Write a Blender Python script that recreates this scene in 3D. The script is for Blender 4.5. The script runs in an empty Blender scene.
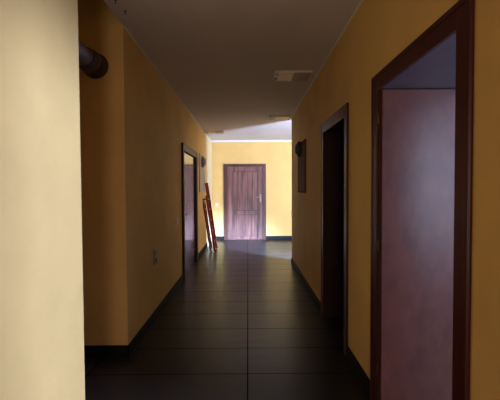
import bpy, bmesh, math, random
from mathutils import Vector, Matrix
random.seed(4)
C = bpy.context.scene
PI = math.pi
H = 1.41                      # camera height
CEIL = 2.76
XL, XR = -1.02, 0.83          # corridor walls
YE = 10.28                    # end wall
F = 370.0

# ---------------------------------------------------------------- camera, world, light
cam = bpy.data.cameras.new('camera'); co = bpy.data.objects.new('camera', cam)
C.collection.objects.link(co); C.camera = co
cam.sensor_width = 36; cam.lens = 36 * F / 500; cam.clip_start = 0.02
pitch = math.atan(11 / F); yaw = -math.atan(2 / F)
co.matrix_world = (Matrix.Translation((0, 0, H)) @ Matrix.Rotation(yaw, 4, 'Z')
                   @ Matrix.Rotation(PI / 2 - pitch, 4, 'X') @ Matrix.Rotation(math.radians(-0.3), 4, 'Z'))
w = bpy.data.worlds.new('world'); C.world = w; w.use_nodes = True
w.node_tree.nodes['Background'].inputs[0].default_value = (0.6, 0.75, 1, 1)
w.node_tree.nodes['Background'].inputs[1].default_value = 0.3
C.view_settings.view_transform = 'Standard'; C.view_settings.look = 'None'
C.view_settings.gamma = 1; C.view_settings.use_curve_mapping = False
C.view_settings.exposure = 0.0

def area(name, loc, direction, sx, sy, power, col):
    l = bpy.data.lights.new(name, 'AREA'); l.shape = 'RECTANGLE'; l.size = sx; l.size_y = sy
    l.energy = power; l.color = col
    o = bpy.data.objects.new(name, l); C.collection.objects.link(o); o.location = loc
    o.rotation_euler = Vector(direction).to_track_quat('-Z', 'Y').to_euler()
    return o
# daylight outside the windows, plus an added beam, sheen light and fill
area('daylight_lobby', (3.3, 4.5, 1.0), (-0.9, 1, 1.0), 1.0, 1.9, 1130, (0.54, 0.68, 1.0))
l_ = area('lobby_floor_beam', (3.3, 4.5, 1.9), (-2.7, 3.35, -2.1), 0.9, 0.5, 560, (0.36, 0.56, 1.0)); l_.data.spread = math.radians(36)  # added narrow beam that makes the blue streak on the lobby floor
area('daylight_side_room', (4.45, 1.6, 1.5), (-1, 0, 0), 1.1, 1.4, 700, (0.44, 0.57, 1.0))
area('leaf_sheen_light', (2.7, -0.85, 1.45), (0, 1, 0), 0.9, 1.3, 28, (0.58, 0.74, 1.0))  # added light for the bluish sheen on the nearest open leaf
area('rear_fill', (-0.1, -2.85, 1.3), (0.5, 1, 0), 0.9, 1.6, 36, (1.0, 0.80, 0.62))  # added warm fill from behind the camera, aimed towards the right wall

# ---------------------------------------------------------------- materials
def mat(name, col, rough=0.5, metal=0, var=0.0, vscale=6, bump=0.0, bscale=60, coat=0, spec=None, stretch=None):
    m = bpy.data.materials.new(name); m.use_nodes = True
    nt = m.node_tree; b = nt.nodes['Principled BSDF']
    b.inputs['Base Color'].default_value = (*col, 1)
    b.inputs['Roughness'].default_value = rough; b.inputs['Metallic'].default_value = metal
    b.inputs['Coat Weight'].default_value = coat; b.inputs['Coat Roughness'].default_value = 0.12
    if spec is not None: b.inputs['Specular IOR Level'].default_value = spec
    tc = nt.nodes.new('ShaderNodeTexCoord'); mp = nt.nodes.new('ShaderNodeMapping')
    nt.links.new(tc.outputs['Object'], mp.inputs[0])
    if stretch: mp.inputs['Scale'].default_value = stretch
    n = nt.nodes.new('ShaderNodeTexNoise'); n.inputs['Scale'].default_value = vscale; n.inputs['Detail'].default_value = 6
    nt.links.new(mp.outputs[0], n.inputs[0])
    r = nt.nodes.new('ShaderNodeValToRGB')
    r.color_ramp.elements[0].position = 0.3; r.color_ramp.elements[1].position = 0.7
    r.color_ramp.elements[0].color = (*[c * (1 - var) for c in col], 1)
    r.color_ramp.elements[1].color = (*[min(1, c * (1 + var)) for c in col], 1)
    nt.links.new(n.outputs['Fac'], r.inputs[0]); nt.links.new(r.outputs[0], b.inputs['Base Color'])
    if bump:
        n2 = nt.nodes.new('ShaderNodeTexNoise'); n2.inputs['Scale'].default_value = bscale; n2.inputs['Detail'].default_value = 4
        nt.links.new(mp.outputs[0], n2.inputs[0])
        bp = nt.nodes.new('ShaderNodeBump'); bp.inputs['Strength'].default_value = bump; bp.inputs['Distance'].default_value = 0.01
        nt.links.new(n2.outputs['Fac'], bp.inputs['Height']); nt.links.new(bp.outputs[0], b.inputs['Normal'])
    return m

YEL = (0.72, 0.465, 0.152)
M = dict(
    wall=mat('yellow_plaster', YEL, 0.75, var=0.06, vscale=2.5, bump=0.12, bscale=40),
    ceil=mat('ceiling_paint', (0.66, 0.585, 0.555), 0.8, var=0.03, vscale=1.5, bump=0.06),
    white=mat('room_plaster', (0.60, 0.58, 0.55), 0.8, var=0.03),
    cornice=mat('cornice_paint', (0.78, 0.76, 0.72), 0.6, var=0.03),
    skirt=mat('black_tile_skirting', (0.008, 0.008, 0.009), 0.6, var=0.15, spec=0.15),
    maho=mat('mahogany_casing', (0.058, 0.011, 0.011), 0.38, var=0.25, vscale=9, stretch=(1, 1, 0.12), bump=0.1, bscale=30, spec=0.3),
    darkjamb=mat('dark_lining', (0.022, 0.009, 0.007), 0.6, var=0.2, spec=0.2),  # darker wood tone for the second doorway's lining
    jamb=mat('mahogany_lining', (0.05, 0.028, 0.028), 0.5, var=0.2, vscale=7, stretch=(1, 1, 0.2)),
    leaf=mat('worn_mahogany_leaf', (0.085, 0.026, 0.015), 0.31, var=0.22, vscale=14, bump=0.05, bscale=25, stretch=(1, 1, 0.6)),
    gloss=mat('varnished_leaf', (0.07, 0.022, 0.016), 0.13, var=0.15, vscale=8, stretch=(1, 1, 0.15), coat=1.0),
    satin=mat('satin_dark_casing', (0.06, 0.018, 0.013), 0.45, var=0.15, spec=0.25, vscale=8, stretch=(1, 1, 0.15)),
    backing=mat('panel_groove', (0.06, 0.02, 0.014), 0.6, var=0.1),
    pine=mat('stained_pine', (0.155, 0.062, 0.046), 0.5, var=0.6, vscale=14, stretch=(1, 1, 0.10), bump=0.1, bscale=30),
    pinedark=mat('stained_pine_frame', (0.08, 0.026, 0.018), 0.42, var=0.3, vscale=12, stretch=(1, 1, 0.15)),
    ladder=mat('red_stained_wood', (0.26, 0.022, 0.018), 0.4, var=0.25, vscale=14),
    steel=mat('brushed_steel', (0.33, 0.31, 0.28), 0.3, metal=1, var=0.05),
    brass=mat('hinge_brass', (0.16, 0.10, 0.06), 0.35, metal=1, var=0.08),
    flue=mat('brown_enamel_flue', (0.10, 0.05, 0.028), 0.5, var=0.3, vscale=12, spec=0.3),
    flued=mat('dark_flue_ring', (0.035, 0.018, 0.01), 0.5, var=0.2),
    cream=mat('daylit_strip_cream', (0.82, 0.70, 0.42), 0.6, var=0.03),  # pale tone stands for daylight on the far left wall
    plastic=mat('white_plastic', (0.78, 0.76, 0.72), 0.4, var=0.02),
    grey=mat('grey_plastic', (0.20, 0.20, 0.22), 0.35, var=0.05),
    dark=mat('backlit_plastic', (0.025, 0.02, 0.018), 0.4, var=0.1),
    panel=mat('grey_board', (0.23, 0.17, 0.13), 0.85, var=0.05, spec=0.1),
    panelL=mat('pale_grey_board', (0.42, 0.40, 0.38), 0.5, var=0.04),
    paneledge=mat('brown_board_edge', (0.13, 0.07, 0.04), 0.8, var=0.1, spec=0.1),
    domed=mat('backlit_dome', (0.09, 0.07, 0.055), 0.3, var=0.1),  # dark tone stands for the right lamp being backlit
    domeg=mat('grey_dome', (0.22, 0.20, 0.22), 0.35, var=0.05),
    lampale=mat('cream_diffuser', (0.85, 0.70, 0.42), 0.5, var=0.04),
    lambrown=mat('brown_cover', (0.42, 0.30, 0.22), 0.5, var=0.1),
)
# floor: long dark tiles, straight joints
m = bpy.data.materials.new('dark_slate_tile'); m.use_nodes = True; nt = m.node_tree; b = nt.nodes['Principled BSDF']
tc = nt.nodes.new('ShaderNodeTexCoord'); mp = nt.nodes.new('ShaderNodeMapping')
mp.inputs['Location'].default_value = (0.01, -2.785 + 0.455 * 20, 0)
nt.links.new(tc.outputs['Object'], mp.inputs[0])
br = nt.nodes.new('ShaderNodeTexBrick'); br.offset = 0; br.squash = 1
br.inputs['Color1'].default_value = (0.014, 0.0125, 0.012, 1); br.inputs['Color2'].default_value = (0.018, 0.016, 0.015, 1)
br.inputs['Mortar'].default_value = (0.003, 0.003, 0.003, 1); br.inputs['Scale'].default_value = 1
br.inputs['Mortar Size'].default_value = 0.005; br.inputs['Brick Width'].default_value = 1.22; br.inputs['Row Height'].default_value = 0.455
br.inputs['Mortar Smooth'].default_value = 0.2
nt.links.new(mp.outputs[0], br.inputs[0]); nt.links.new(br.outputs['Color'], b.inputs['Base Color'])
nz = nt.nodes.new('ShaderNodeTexNoise'); nz.inputs['Scale'].default_value = 5; nz.inputs['Detail'].default_value = 7
mp2 = nt.nodes.new('ShaderNodeMapping'); mp2.inputs['Scale'].default_value = (0.5, 2.5, 1)
nt.links.new(tc.outputs['Object'], mp2.inputs[0]); nt.links.new(mp2.outputs[0], nz.inputs[0])
mr = nt.nodes.new('ShaderNodeMapRange'); mr.inputs['To Min'].default_value = 0.24; mr.inputs['To Max'].default_value = 0.40
nt.links.new(nz.outputs['Fac'], mr.inputs['Value']); nt.links.new(mr.outputs[0], b.inputs['Roughness'])
ad = nt.nodes.new('ShaderNodeMath'); ad.operation = 'MULTIPLY_ADD'; ad.inputs[1].default_value = -1.2
nt.links.new(br.outputs['Fac'], ad.inputs[0]); nt.links.new(nz.outputs['Fac'], ad.inputs[2])
bp = nt.nodes.new('ShaderNodeBump'); bp.inputs['Strength'].default_value = 0.22; bp.inputs['Distance'].default_value = 0.003
nt.links.new(ad.outputs[0], bp.inputs['Height']); nt.links.new(bp.outputs[0], b.inputs['Normal'])
ms = nt.nodes.new('ShaderNodeMapRange'); ms.inputs['To Min'].default_value = 0.26; ms.inputs['To Max'].default_value = 0.0
nt.links.new(br.outputs['Fac'], ms.inputs['Value']); nt.links.new(ms.outputs[0], b.inputs['Specular IOR Level'])
M['floor'] = m
# window glass: thin clear pane
m = bpy.data.materials.new('window_glass'); m.use_nodes = True; nt = m.node_tree
nt.nodes.remove(nt.nodes['Principled BSDF']); out = nt.nodes['Material Output']
tr = nt.nodes.new('ShaderNodeBsdfTransparent'); gl = nt.nodes.new('ShaderNodeBsdfGlossy'); gl.inputs['Roughness'].default_value = 0.02
mx = nt.nodes.new('ShaderNodeMixShader'); mx.inputs[0].default_value = 0.07
nt.links.new(tr.outputs[0], mx.inputs[1]); nt.links.new(gl.outputs[0], mx.inputs[2]); nt.links.new(mx.outputs[0], out.inputs[0])
M['glass'] = m

# ---------------------------------------------------------------- mesh helpers
class MB:
    def __init__(s): s.bm = bmesh.new()
    def box(s, x0, x1, y0, y1, z0, z1, bev=0, rot=None):
        t = bmesh.new(); r = bmesh.ops.create_cube(t, size=1)
        c = Vector(((x0+x1)/2, (y0+y1)/2, (z0+z1)/2))
        for v in t.verts:
            v.co = Vector((v.co.x*(x1-x0), v.co.y*(y1-y0), v.co.z*(z1-z0)))
        if bev: bmesh.ops.bevel(t, geom=t.edges[:], offset=bev, segments=2, affect='EDGES', profile=0.5)
        if rot: bmesh.ops.transform(t, matrix=rot, verts=t.verts)
        bmesh.ops.translate(t, vec=c, verts=t.verts)
        s._add(t); return s
    def bar(s, a, b_, w_, d, bev=0.003, side=(0, 1, 0)):
        """rectangular bar from a to b, w_ along side, d across"""
        a = Vector(a); b_ = Vector(b_); z = (b_-a).normalized(); x = Vector(side).normalized()
        y = z.cross(x).normalized(); x = y.cross(z)
        t = bmesh.new(); bmesh.ops.create_cube(t, size=1); L = (b_-a).length
        for v in t.verts: v.co = Vector((v.co.x*w_, v.co.y*d, v.co.z*L))
        if bev: bmesh.ops.bevel(t, geom=t.edges[:], offset=bev, segments=2, affect='EDGES', profile=0.5)
        R = Matrix((x, y, z)).transposed().to_4x4()
        bmesh.ops.transform(t, matrix=Matrix.Translation((a+b_)/2) @ R, verts=t.verts)
        s._add(t); return s
    def lathe(s, prof, axis='Z', loc=(0, 0, 0), n=32):
        """prof: (radius, height) list"""
        t = bmesh.new(); rings = []
        for r, h in prof:
            if r < 1e-5: rings.append([t.verts.new((0, 0, h))])
            else: rings.append([t.verts.new((r*math.cos(2*PI*k/n), r*math.sin(2*PI*k/n), h)) for k in range(n)])
        for A, B in zip(rings, rings[1:]):
            for k in range(n):
                k2 = (k+1) % n
                if len(A) == 1 and len(B) == 1: continue
                if len(A) == 1: t.faces.new((A[0], B[k2], B[k]))
                elif len(B) == 1: t.faces.new((A[k], A[k2], B[0]))
                else: t.faces.new((A[k], A[k2], B[k2], B[k]))
        for rg, rev in ((rings[0], True), (rings[-1], False)):
            if len(rg) > 1: t.faces.new(rg[::-1] if rev else rg)
        R = {'Z': Matrix.Identity(4), 'X': Matrix.Rotation(PI/2, 4, 'Y'), '-X': Matrix.Rotation(-PI/2, 4, 'Y'),
             'Y': Matrix.Rotation(-PI/2, 4, 'X'), '-Y': Matrix.Rotation(PI/2, 4, 'X'), '-Z': Matrix.Rotation(PI, 4, 'X')}[axis]
        bmesh.ops.transform(t, matrix=Matrix.Translation(loc) @ R, verts=t.verts)
        for f in t.faces: f.smooth = len(f.verts) < 5
        s._add(t); return s
    def _add(s, t):
        bmesh.ops.recalc_face_normals(t, faces=t.faces[:])
        me = bpy.data.meshes.new('tmp'); t.to_mesh(me); t.free(); s.bm.from_mesh(me); bpy.data.meshes.remove(me)
    def build(s, name, m, parent=None):
        me = bpy.data.meshes.new(name); s.bm.to_mesh(me); s.bm.free()
        o = bpy.data.objects.new(name, me); C.collection.objects.link(o); me.materials.append(M[m])
        if parent: o.parent = parent
        return o
def tag(o, label=None, cat=None, group=None, kind=None):
    for k, v in (('label', label), ('category', cat), ('group', group), ('kind', kind)):
        if v: o[k] = v
    return o
def empty(name, loc, rz=0):
    o = bpy.data.objects.new(name, None); C.collection.objects.link(o); o.location = loc; o.rotation_euler.z = rz
    o.empty_display_size = 0.1; return o
def struct(mb, name, m, label, cat):
    return tag(mb.build(name, m), label, cat, kind='structure')
def copy_tree(o, parent=None):
    c = o.copy(); C.collection.objects.link(c); c.parent = parent
    for ch in list(o.children): copy_tree(ch, c)
    return c

# ---------------------------------------------------------------- structure
TH = 0.6                                   # right wall is thick
D1 = (1.36, 2.44); D2 = (3.04, 4.12); DL = (5.70, 7.28)   # casing extents
HD = 2.128                                   # casing top
CW = 0.10                                   # casing width
LN = 0.025
def hole(d, CW=CW): return (d[0]+CW-LN-0.001, d[1]-CW+LN+0.001)
HT = HD - CW + LN + 0.001
YC = 7.14                                   # right wall ends here
h1, h2, hl = hole(D1), hole(D2), hole(DL, .11)
b = MB(); b.box(-3.4, 4.3, -2.9, 10.4, -0.1, 0)
struct(b, 'floor', 'floor', 'floor of long dark slate tiles with one straight joint down the corridor', 'floor')
b = MB(); b.box(XL, 4.3, -2.9, 10.4, CEIL, CEIL+0.12)
struct(b, 'ceiling', 'ceil', 'flat off-white ceiling over the corridor and lobby', 'ceiling')

b = MB()
b.box(XR, XR+TH, -2.9, h1[0], 0, CEIL); b.box(XR, XR+TH, h1[0], h1[1], HT, CEIL)
b.box(XR, XR+TH, h1[1], h2[0], 0, CEIL); b.box(XR, XR+TH, h2[0], h2[1], HT, CEIL)
b.box(XR, XR+TH, h2[1], 4.65, 0, CEIL); b.box(XR, XR+0.15, 4.65, YC-.15, 0, CEIL)
t_ = bmesh.new(); R_ = .13                  # rounded plaster corner
pts = [(XR+.15, YC-.15), (XR+.15, YC), (XR+R_, YC)] + [(XR+R_-R_*math.sin(a), YC-R_+R_*math.cos(a)) for a in [PI/2*k/10 for k in range(1, 11)]] + [(XR, YC-.15)]
f_ = t_.faces.new([t_.verts.new((*p, 0)) for p in pts])
g_ = bmesh.ops.extrude_face_region(t_, geom=[f_])
bmesh.ops.translate(t_, vec=(0, 0, CEIL), verts=[v for v in g_['geom'] if isinstance(v, bmesh.types.BMVert)]); b._add(t_)
struct(b, 'wall_right', 'wall', 'yellow plastered corridor wall on the right with two doorways', 'wall')

LT = 0.2
YP = 3.09; YN = 2.27                        # side passage opening between
b = MB(); b.box(XL-LT, XL, -2.9, YN, 0, 3.9)
struct(b, 'wall_left_near', 'wall', 'brightly lit cream-yellow wall nearest on the left', 'wall')
b = MB()
b.box(XL-LT, XL, YP, hl[0], 0, CEIL); b.box(XL-LT, XL, hl[0], hl[1], HT, CEIL); b.box(XL-LT, XL, hl[1], 10.4, 0, CEIL)
struct(b, 'wall_left', 'wall', 'yellow corridor wall on the left beyond the side passage', 'wall')
b = MB(); b.box(-3.4, XL-LT, YP, YP+0.15, 0, 3.9); b.box(XL-LT, XL, YP, YP+0.15, CEIL, 3.9)
struct(b, 'wall_passage', 'wall', 'yellow wall of the left side passage with the flue pipe', 'wall')
b = MB(); b.box(-3.4, XL-LT, YN-0.15, YN, 0, 3.9)
struct(b, 'wall_passage_near', 'wall', 'near wall of the left side passage', 'wall')
b = MB(); b.box(-3.55, -3.4, YN-0.15, YP+0.15, 0, 3.9)
struct(b, 'wall_passage_end', 'wall', 'end wall of the left side passage', 'wall')
b = MB(); b.box(-3.55, XL+0.12, YN-0.15, YP+0.15, 3.9, 4.0)
struct(b, 'ceiling_passage', 'ceil', 'higher ceiling over the left side passage', 'ceiling')
b = MB(); b.box(XL, XL+0.12, YN-0.15, YP+0.15, CEIL+0.12, 3.9)
struct(b, 'wall_passage_upper', 'wall', 'upper wall above the mouth of the left side passage', 'wall')

b = MB(); b.box(XL-LT, 4.3, YE, YE+0.15, 0, CEIL)
struct(b, 'wall_end', 'wall', 'sunlit pale yellow wall at the end of the corridor', 'wall')
# lobby wing at right
b = MB(); b.box(4.2, 4.35, 4.65, YE, 0, CEIL)
struct(b, 'wall_lobby_right', 'wall', 'far right wall of the lobby', 'wall')
WX = (2.80, 3.80, 0.06, 2.25)
b = MB(); b.box(XR+TH, WX[0], 4.65, 4.8, 0, CEIL); b.box(WX[1], 4.2, 4.65, 4.8, 0, CEIL)
b.box(WX[0], WX[1], 4.65, 4.8, WX[3], CEIL); b.box(WX[0], WX[1], 4.65, 4.8, 0, WX[2])
struct(b, 'wall_lobby_window', 'wall', 'lobby wall holding the tall glazed opening', 'wall')
# side room 1
b = MB()
b.box(4.2, 4.35, -0.75, 0.95, 0, CEIL); b.box(4.2, 4.35, 2.25, 2.9, 0, CEIL)
b.box(4.2, 4.35, 0.95, 2.25, 0, 0.75); b.box(4.2, 4.35, 0.95, 2.25, 2.25, CEIL)
struct(b, 'wall_room_right', 'white', 'window wall of the first side room', 'wall')
b = MB(); b.box(XR+TH, 4.2, 2.75, 2.9, 0, CEIL)
struct(b, 'wall_room_far', 'white', 'far wall of the first side room', 'wall')
b = MB(); b.box(XR+TH, 2.2, -0.75, -0.6, 0, CEIL); b.box(3.2, 4.2, -0.75, -0.6, 0, CEIL)
b.box(2.2, 3.2, -0.75, -0.6, 0, 0.75); b.box(2.2, 3.2, -0.75, -0.6, 2.15, CEIL)
struct(b, 'wall_room_near', 'white', 'near wall of the first side room', 'wall')
# side room 2 (dark)
b = MB(); b.box(2.15, 2.3, 2.9, 4.65, 0, CEIL)
struct(b, 'wall_dark_room', 'white', 'walls of the unlit second side room', 'wall')
b = MB(); b.box(-3.4, -3.25, 5.0, 7.5, 0, CEIL); b.box(-3.25, XL-LT, 5.0, 5.15, 0, CEIL); b.box(-3.25, XL-LT, 7.35, 7.5, 0, CEIL); b.box(-3.4, XL-LT, 5.0, 7.5, CEIL, CEIL+.1)
struct(b, 'wall_left_room', 'white', 'walls of the room behind the closed left door', 'wall')
# rear of corridor, with an unseen window added for the fill light
b = MB(); b.box(XL-LT, -0.6, -3.0, -2.75, 0, CEIL); b.box(0.4, XR+TH, -3.0, -2.75, 0, CEIL); b.box(-0.6, 0.4, -3.0, -2.75, 2.15, CEIL)
b.box(-0.6, 0.4, -3.0, -2.75, 0, 0.45)
struct(b, 'wall_back', 'wall', 'rear wall of the corridor behind the camera', 'wall')

def window(name, cx, cy, w_, z0, z1, rz, label, split=True):
    t = tag(empty(name, (cx, cy, 0), rz), label, 'window', kind='structure')
    b = MB(); hw = w_/2
    b.box(-hw, -hw+.06, -.03, .03, z0, z1, .004); b.box(hw-.06, hw, -.03, .03, z0, z1, .004)
    b.box(-hw+.06, hw-.06, -.03, .03, z0, z0+.06, .004); b.box(-hw+.06, hw-.06, -.03, .03, z1-.06, z1, .004)
    if split: b.box(-.025, .025, -.025, .025, z0+.06, z1-.06, .004)
    b.build('window_frame', 'cornice', t)
    b = MB(); b.box(-hw+.06, hw-.06, -.003, .003, z0+.06, z1-.06); b.build('window_pane', 'glass', t)
window('window_1', (WX[0]+WX[1])/2, 4.725, WX[1]-WX[0], WX[2], WX[3], 0, 'tall glazed opening lighting the lobby', False)
window('window_2', 4.275, 1.6, 1.3, 0.75, 2.25, PI/2, 'window on the far side of the first side room', False)
window('leaf_sheen_window', 2.7, -0.675, 1.0, 0.75, 2.15, 0, 'unseen window added in the near wall of the first side room for sheen on the leaf', False)  # unseen window added to give the open leaf its sheen
window('rear_fill_window', -0.1, -2.875, 1.0, 0.45, 2.15, 0, 'unseen window added at the rear of the corridor for fill light')

# baseboards
BB = 0.10; BT = 0.014
def base(name, segs, label):
    b = MB()
    for s in segs: b.box(*s, 0, BB, 0.002)
    struct(b, name, 'skirt', label, 'baseboard')
e = 0.0005
base('baseboard_right', [(XR-BT, XR-e, -2.7, D1[0]), (XR-BT, XR-e, D1[1], D2[0]), (XR-BT, XR-e, D2[1], YC-.13)],
     'black tile skirting along the right corridor wall')
base('baseboard_left', [(XL+e, XL+BT, YP-BT, DL[0]), (XL+e, XL+BT, DL[1], 9.1)], 'black tile skirting along the left corridor wall')
base('baseboard_left_near', [(XL+e, XL+BT, -2.7, YN)], 'black tile skirting below the bright near left wall')
base('baseboard_passage', [(-3.38, XL+BT, YP-BT, YP-e)], 'black tile skirting under the flue pipe wall')
base('baseboard_end', [(XL+.03, -0.667, YE-BT, YE-e), (0.5, 4.18, YE-BT, YE-e)], 'black tile skirting either side of the pine door')
# cornice trims
b = MB(); b.box(XL+e, XL+.03, 9.1, YE-.055, 0, CEIL-.014, .004)  # added strip; daylight on the wall end is put into its colour
struct(b, 'daylit_strip', 'cream', 'added upright strip, its pale colour standing for daylight on the far left wall', 'trim')
b = MB(); b.box(XL+e, 4.18, YE-.05, YE-e, CEIL-.055, CEIL-e, .01)
struct(b, 'trim_1', 'cornice', 'white cornice along the top of the end wall', 'trim')
b = MB(); b.box(XR-.012, XR-e, -2.7, YC, CEIL-.012, CEIL-e)
struct(b, 'trim_2', 'cornice', 'thin pale sealant line where right wall meets ceiling', 'trim')
b = MB(); b.box(XL+e, XL+.012, YP, YE-.055, CEIL-.012, CEIL-e)
struct(b, 'trim_3', 'cornice', 'thin pale sealant line where left wall meets ceiling', 'trim')

# ---------------------------------------------------------------- doors
def handle_mb(x, y, z, sgn, d=-1):
    """lever handle, protruding along -y (d=-1), lever going sgn in x"""
    b = MB()
    b.box(x-.02, x+.02, y+d*.008 if d < 0 else y, y if d < 0 else y+.008, z-.13, z+.09, .003)
    b.lathe([(.011, 0), (.011, .05)], '-Y' if d < 0 else 'Y', (x, y+d*.006, z), 16)
    b.bar((x-sgn*.008, y+d*.052, z), (x+sgn*.115, y+d*.052, z-.004), .012, .018, .004, (0, 1, 0))
    return b
def frame(name, width, top, depth, loc, rz, label, casing='maho', lining='jamb', p=0.016, CW=CW):
    t = tag(empty(name, loc, rz), label, 'door', kind='structure')
    hw = width/2
    b = MB()
    for s in (-1, 1):
        x0, x1 = sorted((s*hw, s*(hw-CW)))
        b.box(x0, x1, -p, -e, 0, top, .005)
        xo0, xo1 = sorted((s*hw, s*(hw-.028)))
        b.box(xo0, xo1, -p-.004, -p+.002, 0, top, .003)      # raised outer bead
    b.box(-hw+CW, hw-CW, -p, -e, top-CW, top, .005)
    b.box(-hw, hw, -p-.004, -p+.002, top-.028, top, .003)
    b.build('casing', casing, t)
    b = MB()
    for s in (-1, 1):
        x0, x1 = sorted((s*(hw-CW), s*(hw-CW+LN)))
        b.box(x0, x1, 0, depth, 0, top-CW)
    b.box(-hw+CW-LN, hw-CW+LN, 0, depth, top-CW, top-CW+LN)
    b.build('lining', lining, t)
    return t
def hinge(x, y, z, parent):
    b = MB(); b.lathe([(.005, -.035), (.006, -.033), (.006, .033), (.005, .035)], 'Z', (x, y, z), 12); b.build('hinge', 'brass', parent)

# door 1: right, nearest, open
yc = (D1[0]+D1[1])/2; wd = D1[1]-D1[0]
t = frame('door_1', wd, HD, TH, (XR, yc, 0), -PI/2, 'nearest right doorway with dark mahogany casing and worn leaf standing open inside it')
# local x -> world -y ; far jamb is local x = -(wd/2-CW)
xf = -(wd/2-CW)
b = MB(); b.box(xf+.002, xf+.040, .004, .89, .008, HD-CW-.006, .003)
lf = b.build('door_leaf', 'leaf', t)
for z in (.25, 1.05, 1.85): hinge(xf+.012, -.008, z, lf)
b = MB()
b.box(xf+.040, xf+.048, .80, .84, .92, 1.14, .003)
b.lathe([(.011, 0), (.011, .05)], 'X', (xf+.046, .82, 1.05), 16)
b.bar((xf+.094, .83, 1.05), (xf+.094, .71, 1.046), .012, .018, .004, (1, 0, 0))
b.build('door_handle', 'steel', lf)
b = MB(); b.box(-xf-.014, -xf, .10, .13, 0, HD-CW, .002); b.build('door_stop', 'maho', t)
# door 2: right, dark opening
yc = (D2[0]+D2[1])/2; wd = D2[1]-D2[0]
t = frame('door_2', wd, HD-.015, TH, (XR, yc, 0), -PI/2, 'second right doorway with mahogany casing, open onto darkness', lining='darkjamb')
xf = (wd/2-CW)
b = MB(); b.box(xf-.040, xf-.002, .33, 1.15, .008, HD-CW-.021, .003)
lf = b.build('door_leaf', 'leaf', t)
for z in (.25, 1.05, 1.85): hinge(xf-.048, .322, z, lf)
handle = MB(); handle.box(xf-.048, xf-.040, 1.06, 1.10, .92, 1.14, .003); handle.lathe([(.011, 0), (.011, .05)], '-X', (xf-.046, 1.08, 1.05), 16)
handle.bar((xf-.094, 1.09, 1.05), (xf-.094, .97, 1.046), .012, .018, .004, (1, 0, 0)); handle.build('door_handle', 'steel', lf)
# door 3: left, closed, varnished
yc = (DL[0]+DL[1])/2; wd = DL[1]-DL[0]
t = frame('door_3', wd, HD, LT, (XL, yc, 0), PI/2, 'closed varnished dark door in the left wall mirroring the bright end wall', casing='satin', p=.03, CW=.11)
hw = wd/2-.11
b = MB(); b.box(-hw+.003, hw-.003, .004, .044, .008, HD-.116, .002)
lf = b.build('door_leaf', 'gloss', t)
handle_mb(-hw+.08, .004, 1.02, 1).build('door_handle', 'steel', lf)
for z in (.25, 1.85): hinge(hw-.008, -.004, z, lf)
# door 4: end wall pine door
x0, x1 = -0.667, 0.50; top = H+.694
wd = x1-x0; hw = wd/2
t = tag(empty('door_4', ((x0+x1)/2, YE, 0)), 'closed reddish-brown pine door with two plank panels in the end wall', 'door', kind='structure')
p = .04; b = MB()
b.box(-hw, -hw+CW, -p, -e, 0, top, .004); b.box(hw-CW, hw, -p, -e, 0, top, .004); b.box(-hw+CW, hw-CW, -p, -e, top-CW*.8, top, .004)
b.build('casing', 'pinedark', t)
lw = hw-CW-.004; lt = top-CW*.8-.006
b = MB(); st = .125
for s in (-1, 1):
    a, c = sorted((s*lw, s*(lw-st))); b.box(a, c, -.030, -e, .008, lt, .004)
b.box(-lw+st, lw-st, -.028, -e, .008, .10, .004)
b.box(-lw+st, lw-st, -.028, -e, .70, .82, .004)
b.box(-lw+st, lw-st, -.028, -e, lt-.12, lt, .004)
lf = b.build('door_leaf', 'pine', t)
def planks(z0, z1, n):
    b = MB(); W = 2*(lw-st)/n; g = .005
    for k in range(n): b.box(-lw+st+k*W+g, -lw+st+(k+1)*W-g, -.010, -e, z0, z1, .004)
    return b
bk = MB(); bk.box(-lw+st, lw-st, -.005, -e, .10, lt-.12); bk.build('panel_backing', 'backing', lf)
planks(.828, lt-.128, 5).build('upper_panel', 'pine', lf)
planks(.108, .692, 4).build('lower_panel', 'pine', lf)
b = MB()
hx = lw-.05
b.box(hx-.022, hx+.022, -.038, -.030, H-.36, H-.15, .003)
b.lathe([(.011, 0), (.011, .05)], '-Y', (hx, -.036, H-.22), 16)
b.bar((hx+.008, -.084, H-.22), (hx-.12, -.084, H-.225), .014, .02, .004, (0, 1, 0))
b.build('door_handle', 'steel', lf)
for z in (.25, 1.75): hinge(-lw+.004, -.038, z, lf)

# ---------------------------------------------------------------- flue pipe in the passage
fx, fz = -1.25, H+1.02
t = tag(empty('flue_pipe', (fx, YP, fz)), 'dark brown enamelled flue pipe entering the passage wall high on the left', 'pipe')
b = MB(); L = YP-YN-.002
b.lathe([(.072, .14), (.076, .15), (.076, .17), (.070, .175), (.070, L)], '-Y', (0, 0, 0)); b.build('pipe', 'flue', t)
b = MB(); b.lathe([(.086, .012), (.086, .115), (.092, .12), (.092, .135), (.086, .14), (.074, .145)], '-Y', (0, 0, 0)); b.build('socket', 'flue', t)
b = MB(); b.lathe([(.106, .001), (.106, .006), (.092, .018), (.086, .018)], '-Y', (0, 0, 0)); b.build('wall_rosette', 'flued', t)
b = MB(); b.lathe([(.078, .19), (.078, .22)], '-Y', (0, 0, 0)); b.build('clamp_ring', 'flued', t)

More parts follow.
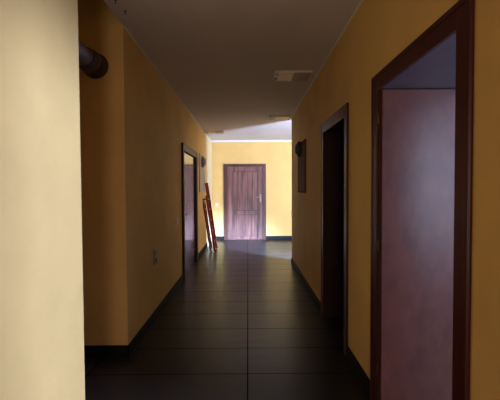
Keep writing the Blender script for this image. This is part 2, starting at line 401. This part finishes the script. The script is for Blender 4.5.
# ---------------------------------------------------------------- wall boards and round lamps
def board(x, y0, y1, z0, z1, n, m, label):
    t = tag(empty('wall_board', (x, (y0+y1)/2, z0)), label, 'board')
    hy = (y1-y0)/2; h = z1-z0
    def bx(b, d0, d1, a, c, e_, f, bev): b.box(min(n*d0, n*d1), max(n*d0, n*d1), a, c, e_, f, bev)
    b = MB(); bx(b, e, .012, -hy+.02, hy-.02, .02, h-.02, .001); b.build('board', m, t)
    b = MB()
    bx(b, e, .018, -hy, hy, 0, .02, .003); bx(b, e, .018, -hy, hy, h-.02, h, .003)
    bx(b, e, .018, -hy, -hy+.02, .02, h-.02, .003); bx(b, e, .018, hy-.02, hy, .02, h-.02, .003)
    b.build('board_frame', 'paneledge' if m == 'panel' else m, t)
board(XR, 5.28, 6.03, H-.06, H+.71, -1, 'panel', 'tall brownish-grey board on the right wall behind the round backlit lamp')
board(XL, 7.75, 8.55, H-.06, H+.75, 1, 'panelL', 'tall pale grey board on the left wall above the leaning ladder')
def lamp(x, y, z, n, ring, dome, label, k=1):
    t = tag(empty('wall_lamp', (x, y, z)), label, 'lamp', 'round bulkhead lamps')
    ax = 'X' if n > 0 else '-X'
    b = MB(); b.lathe([(.12, 0), (.125, .004*k), (.125, .02*k), (.118, .025*k)], ax); b.build('lamp_base', ring, t)
    b = MB(); b.lathe([(.100, .024*k), (.096, .045*k), (.078, .066*k), (.05, .078*k), (.0, .083*k)], ax); b.build('lamp_dome', dome, t)
    b = MB(); b.lathe([(.120, .022*k), (.122, .034*k), (.112, .042*k), (.101, .040*k), (.1, .026*k)], ax); b.build('lamp_ring', ring, t)
lamp(XR-.0185, 5.74, H+.61, -1, 'dark', 'domed', 'round wall lamp, backlit shade in its dark colours, high on the right wall, over the brown-grey board', 1.1)  # shade of a backlit lamp put into its dark base, ring and dome
lamp(XL+.0185, 8.15, H+.60, 1, 'grey', 'domeg', 'round grey wall lamp on the left wall, over the pale board')

# ---------------------------------------------------------------- ceiling fittings
def ceiling_fitting(x, y, w_, d, label, order):
    t = tag(empty('ceiling_light', (x, y, CEIL)), label, 'ceiling light', 'flat ceiling fittings')
    b = MB(); b.box(-w_/2, w_/2, -d/2, d/2, -.018, -e, .003); b.build('housing', 'plastic' if order == 0 else 'lampale', t)
    xs = [-w_/2+.045, 0.0, w_/2-.01]
    if order == 1: xs = [-w_/2+.01, -w_/2+.13, w_/2-.045]
    b = MB(); b.box(xs[0] if order != 1 else xs[1]+.004, (xs[1] if order != 1 else xs[2]), -d/2+.02, d/2-.02, -.028, -.017, .003); b.build('diffuser', 'lampale', t)
    b = MB(); b.box((xs[1]+.004) if order != 1 else xs[0], xs[2] if order != 1 else xs[1], -d/2+.015, d/2-.015, -.026, -.017, .003); b.build('cover_plate', 'lambrown', t)
    s = 1 if order == 1 else -1
    for dy in (-d*.25, d*.25):
        b = MB(); b.lathe([(.014, .017), (.014, .030), (.008, .034), (0, .034)], '-Z', (s*(w_/2-.022), dy, 0), 14); b.build('screw_cap', 'steel', t)
ceiling_fitting(.535, 4.43, .43, .33, 'nearest flat ceiling fitting, half cream and half brown', 0)
ceiling_fitting(.60, 7.0, .42, .34, 'middle flat ceiling fitting beside the right wall corner', 1)
ceiling_fitting(-.76, 8.75, .42, .36, 'farthest flat ceiling fitting beside the left wall', 2)

# ---------------------------------------------------------------- sockets and switches
t = tag(empty('wall_socket', (XL, 3.99, H-.73)), 'grey oval double socket low on the left wall near the passage', 'socket')
b = MB(); b.box(e, .022, -.045, .045, -.085, .085, .010); b.build('socket_plate', 'grey', t)
for dz in (-.04, .04):
    b = MB(); b.lathe([(.033, .0215), (.033, .026), (.028, .026), (.026, .023), (0, .023)], 'X', (0, 0, dz)); b.build('socket_insert', 'dark' if dz < 0 else 'grey', t)
def switch(x, y, z, rz, label):
    t = tag(empty('light_switch', (x, y, z), rz), label, 'switch', 'light switches')
    b = MB(); b.box(-.041, .041, -.011, -e, -.041, .041, .004); b.build('switch_plate', 'plastic', t)
    b = MB(); b.box(-.026, .026, -.016, -.0105, -.026, .026, .002); b.build('rocker', 'plastic', t)
switch(-.865, YE, H-.43, 0, 'white light switch on the end wall left of the pine door')
switch(XL, 5.28, H-.455, PI/2, 'pale light switch on the left wall before the varnished door')
switch(XR, 6.98, H-.47, -PI/2, 'small switch at the far corner of the right wall')

# ---------------------------------------------------------------- folded wooden stepladder leaning on left wall
t = tag(empty('stepladder', (-.86, 8.5, 0)), 'folded red-stained wooden stepladder leaning against the left wall', 'stepladder')
def P(u, y, z, off=0):      # u: 0 foot .. 1 top
    return (0.10-.23*u+off, y, z)
def rail(y, h, off, name, sw, sd):
    b = MB(); b.bar((.10+off, y, 0.012), (.10+off-.225*h/1.60, y, h), sw, sd, .004, (0, 1, 0)); return b.build(name, 'ladder', t)
rail(.24, 1.56, 0, 'front_rail', .036, .075); rail(-.16, 1.27, 0, 'front_rail', .03, .045)
rail(.18, 1.30, -.10, 'rear_rail', .026, .034); rail(-.11, 1.22, -.10, 'rear_rail', .026, .034)
for k in range(5):
    z = .22+.24*k; x = .10-.225*z/1.6
    b = MB(); b.box(x-.022, x+.022, -.144, .224, z-.010, z+.010, .003); b.build('step', 'ladder', t)
for z in (.30, .95):
    x = .10-.225*z/1.6-.10; b = MB(); b.box(x-.008, x+.008, -.098, .168, z-.018, z+.018, .003); b.build('cross_bar', 'ladder', t)
for y in (-.16, .24):
    z = 1.18; x = .10-.225*z/1.6; b = MB()
    b.box(x-.11, x+.02, y-.018 if y < 0 else y-.055, y+.045 if y < 0 else y+.018, z-.012, z+.012, .003)
    b.build('hinge_bracket', 'ladder', t)
for k, (x, y, lb) in enumerate(((-.92, 2.84, 'tiny dark ceiling hook nearer the flue pipe wall corner'), (-.935, 2.68, 'tiny dark ceiling hook at the very top edge of the ceiling'))):
    b = MB(); b.lathe([(.009, .0005), (.009, .004), (.003, .006), (.003, .02), (.006, .024), (0, .028)], '-Z', (0, 0, 0), 12)
    o = b.build('ceiling_hook', 'dark'); o.location = (x, y, CEIL); tag(o, lb, 'hook', 'ceiling hooks')
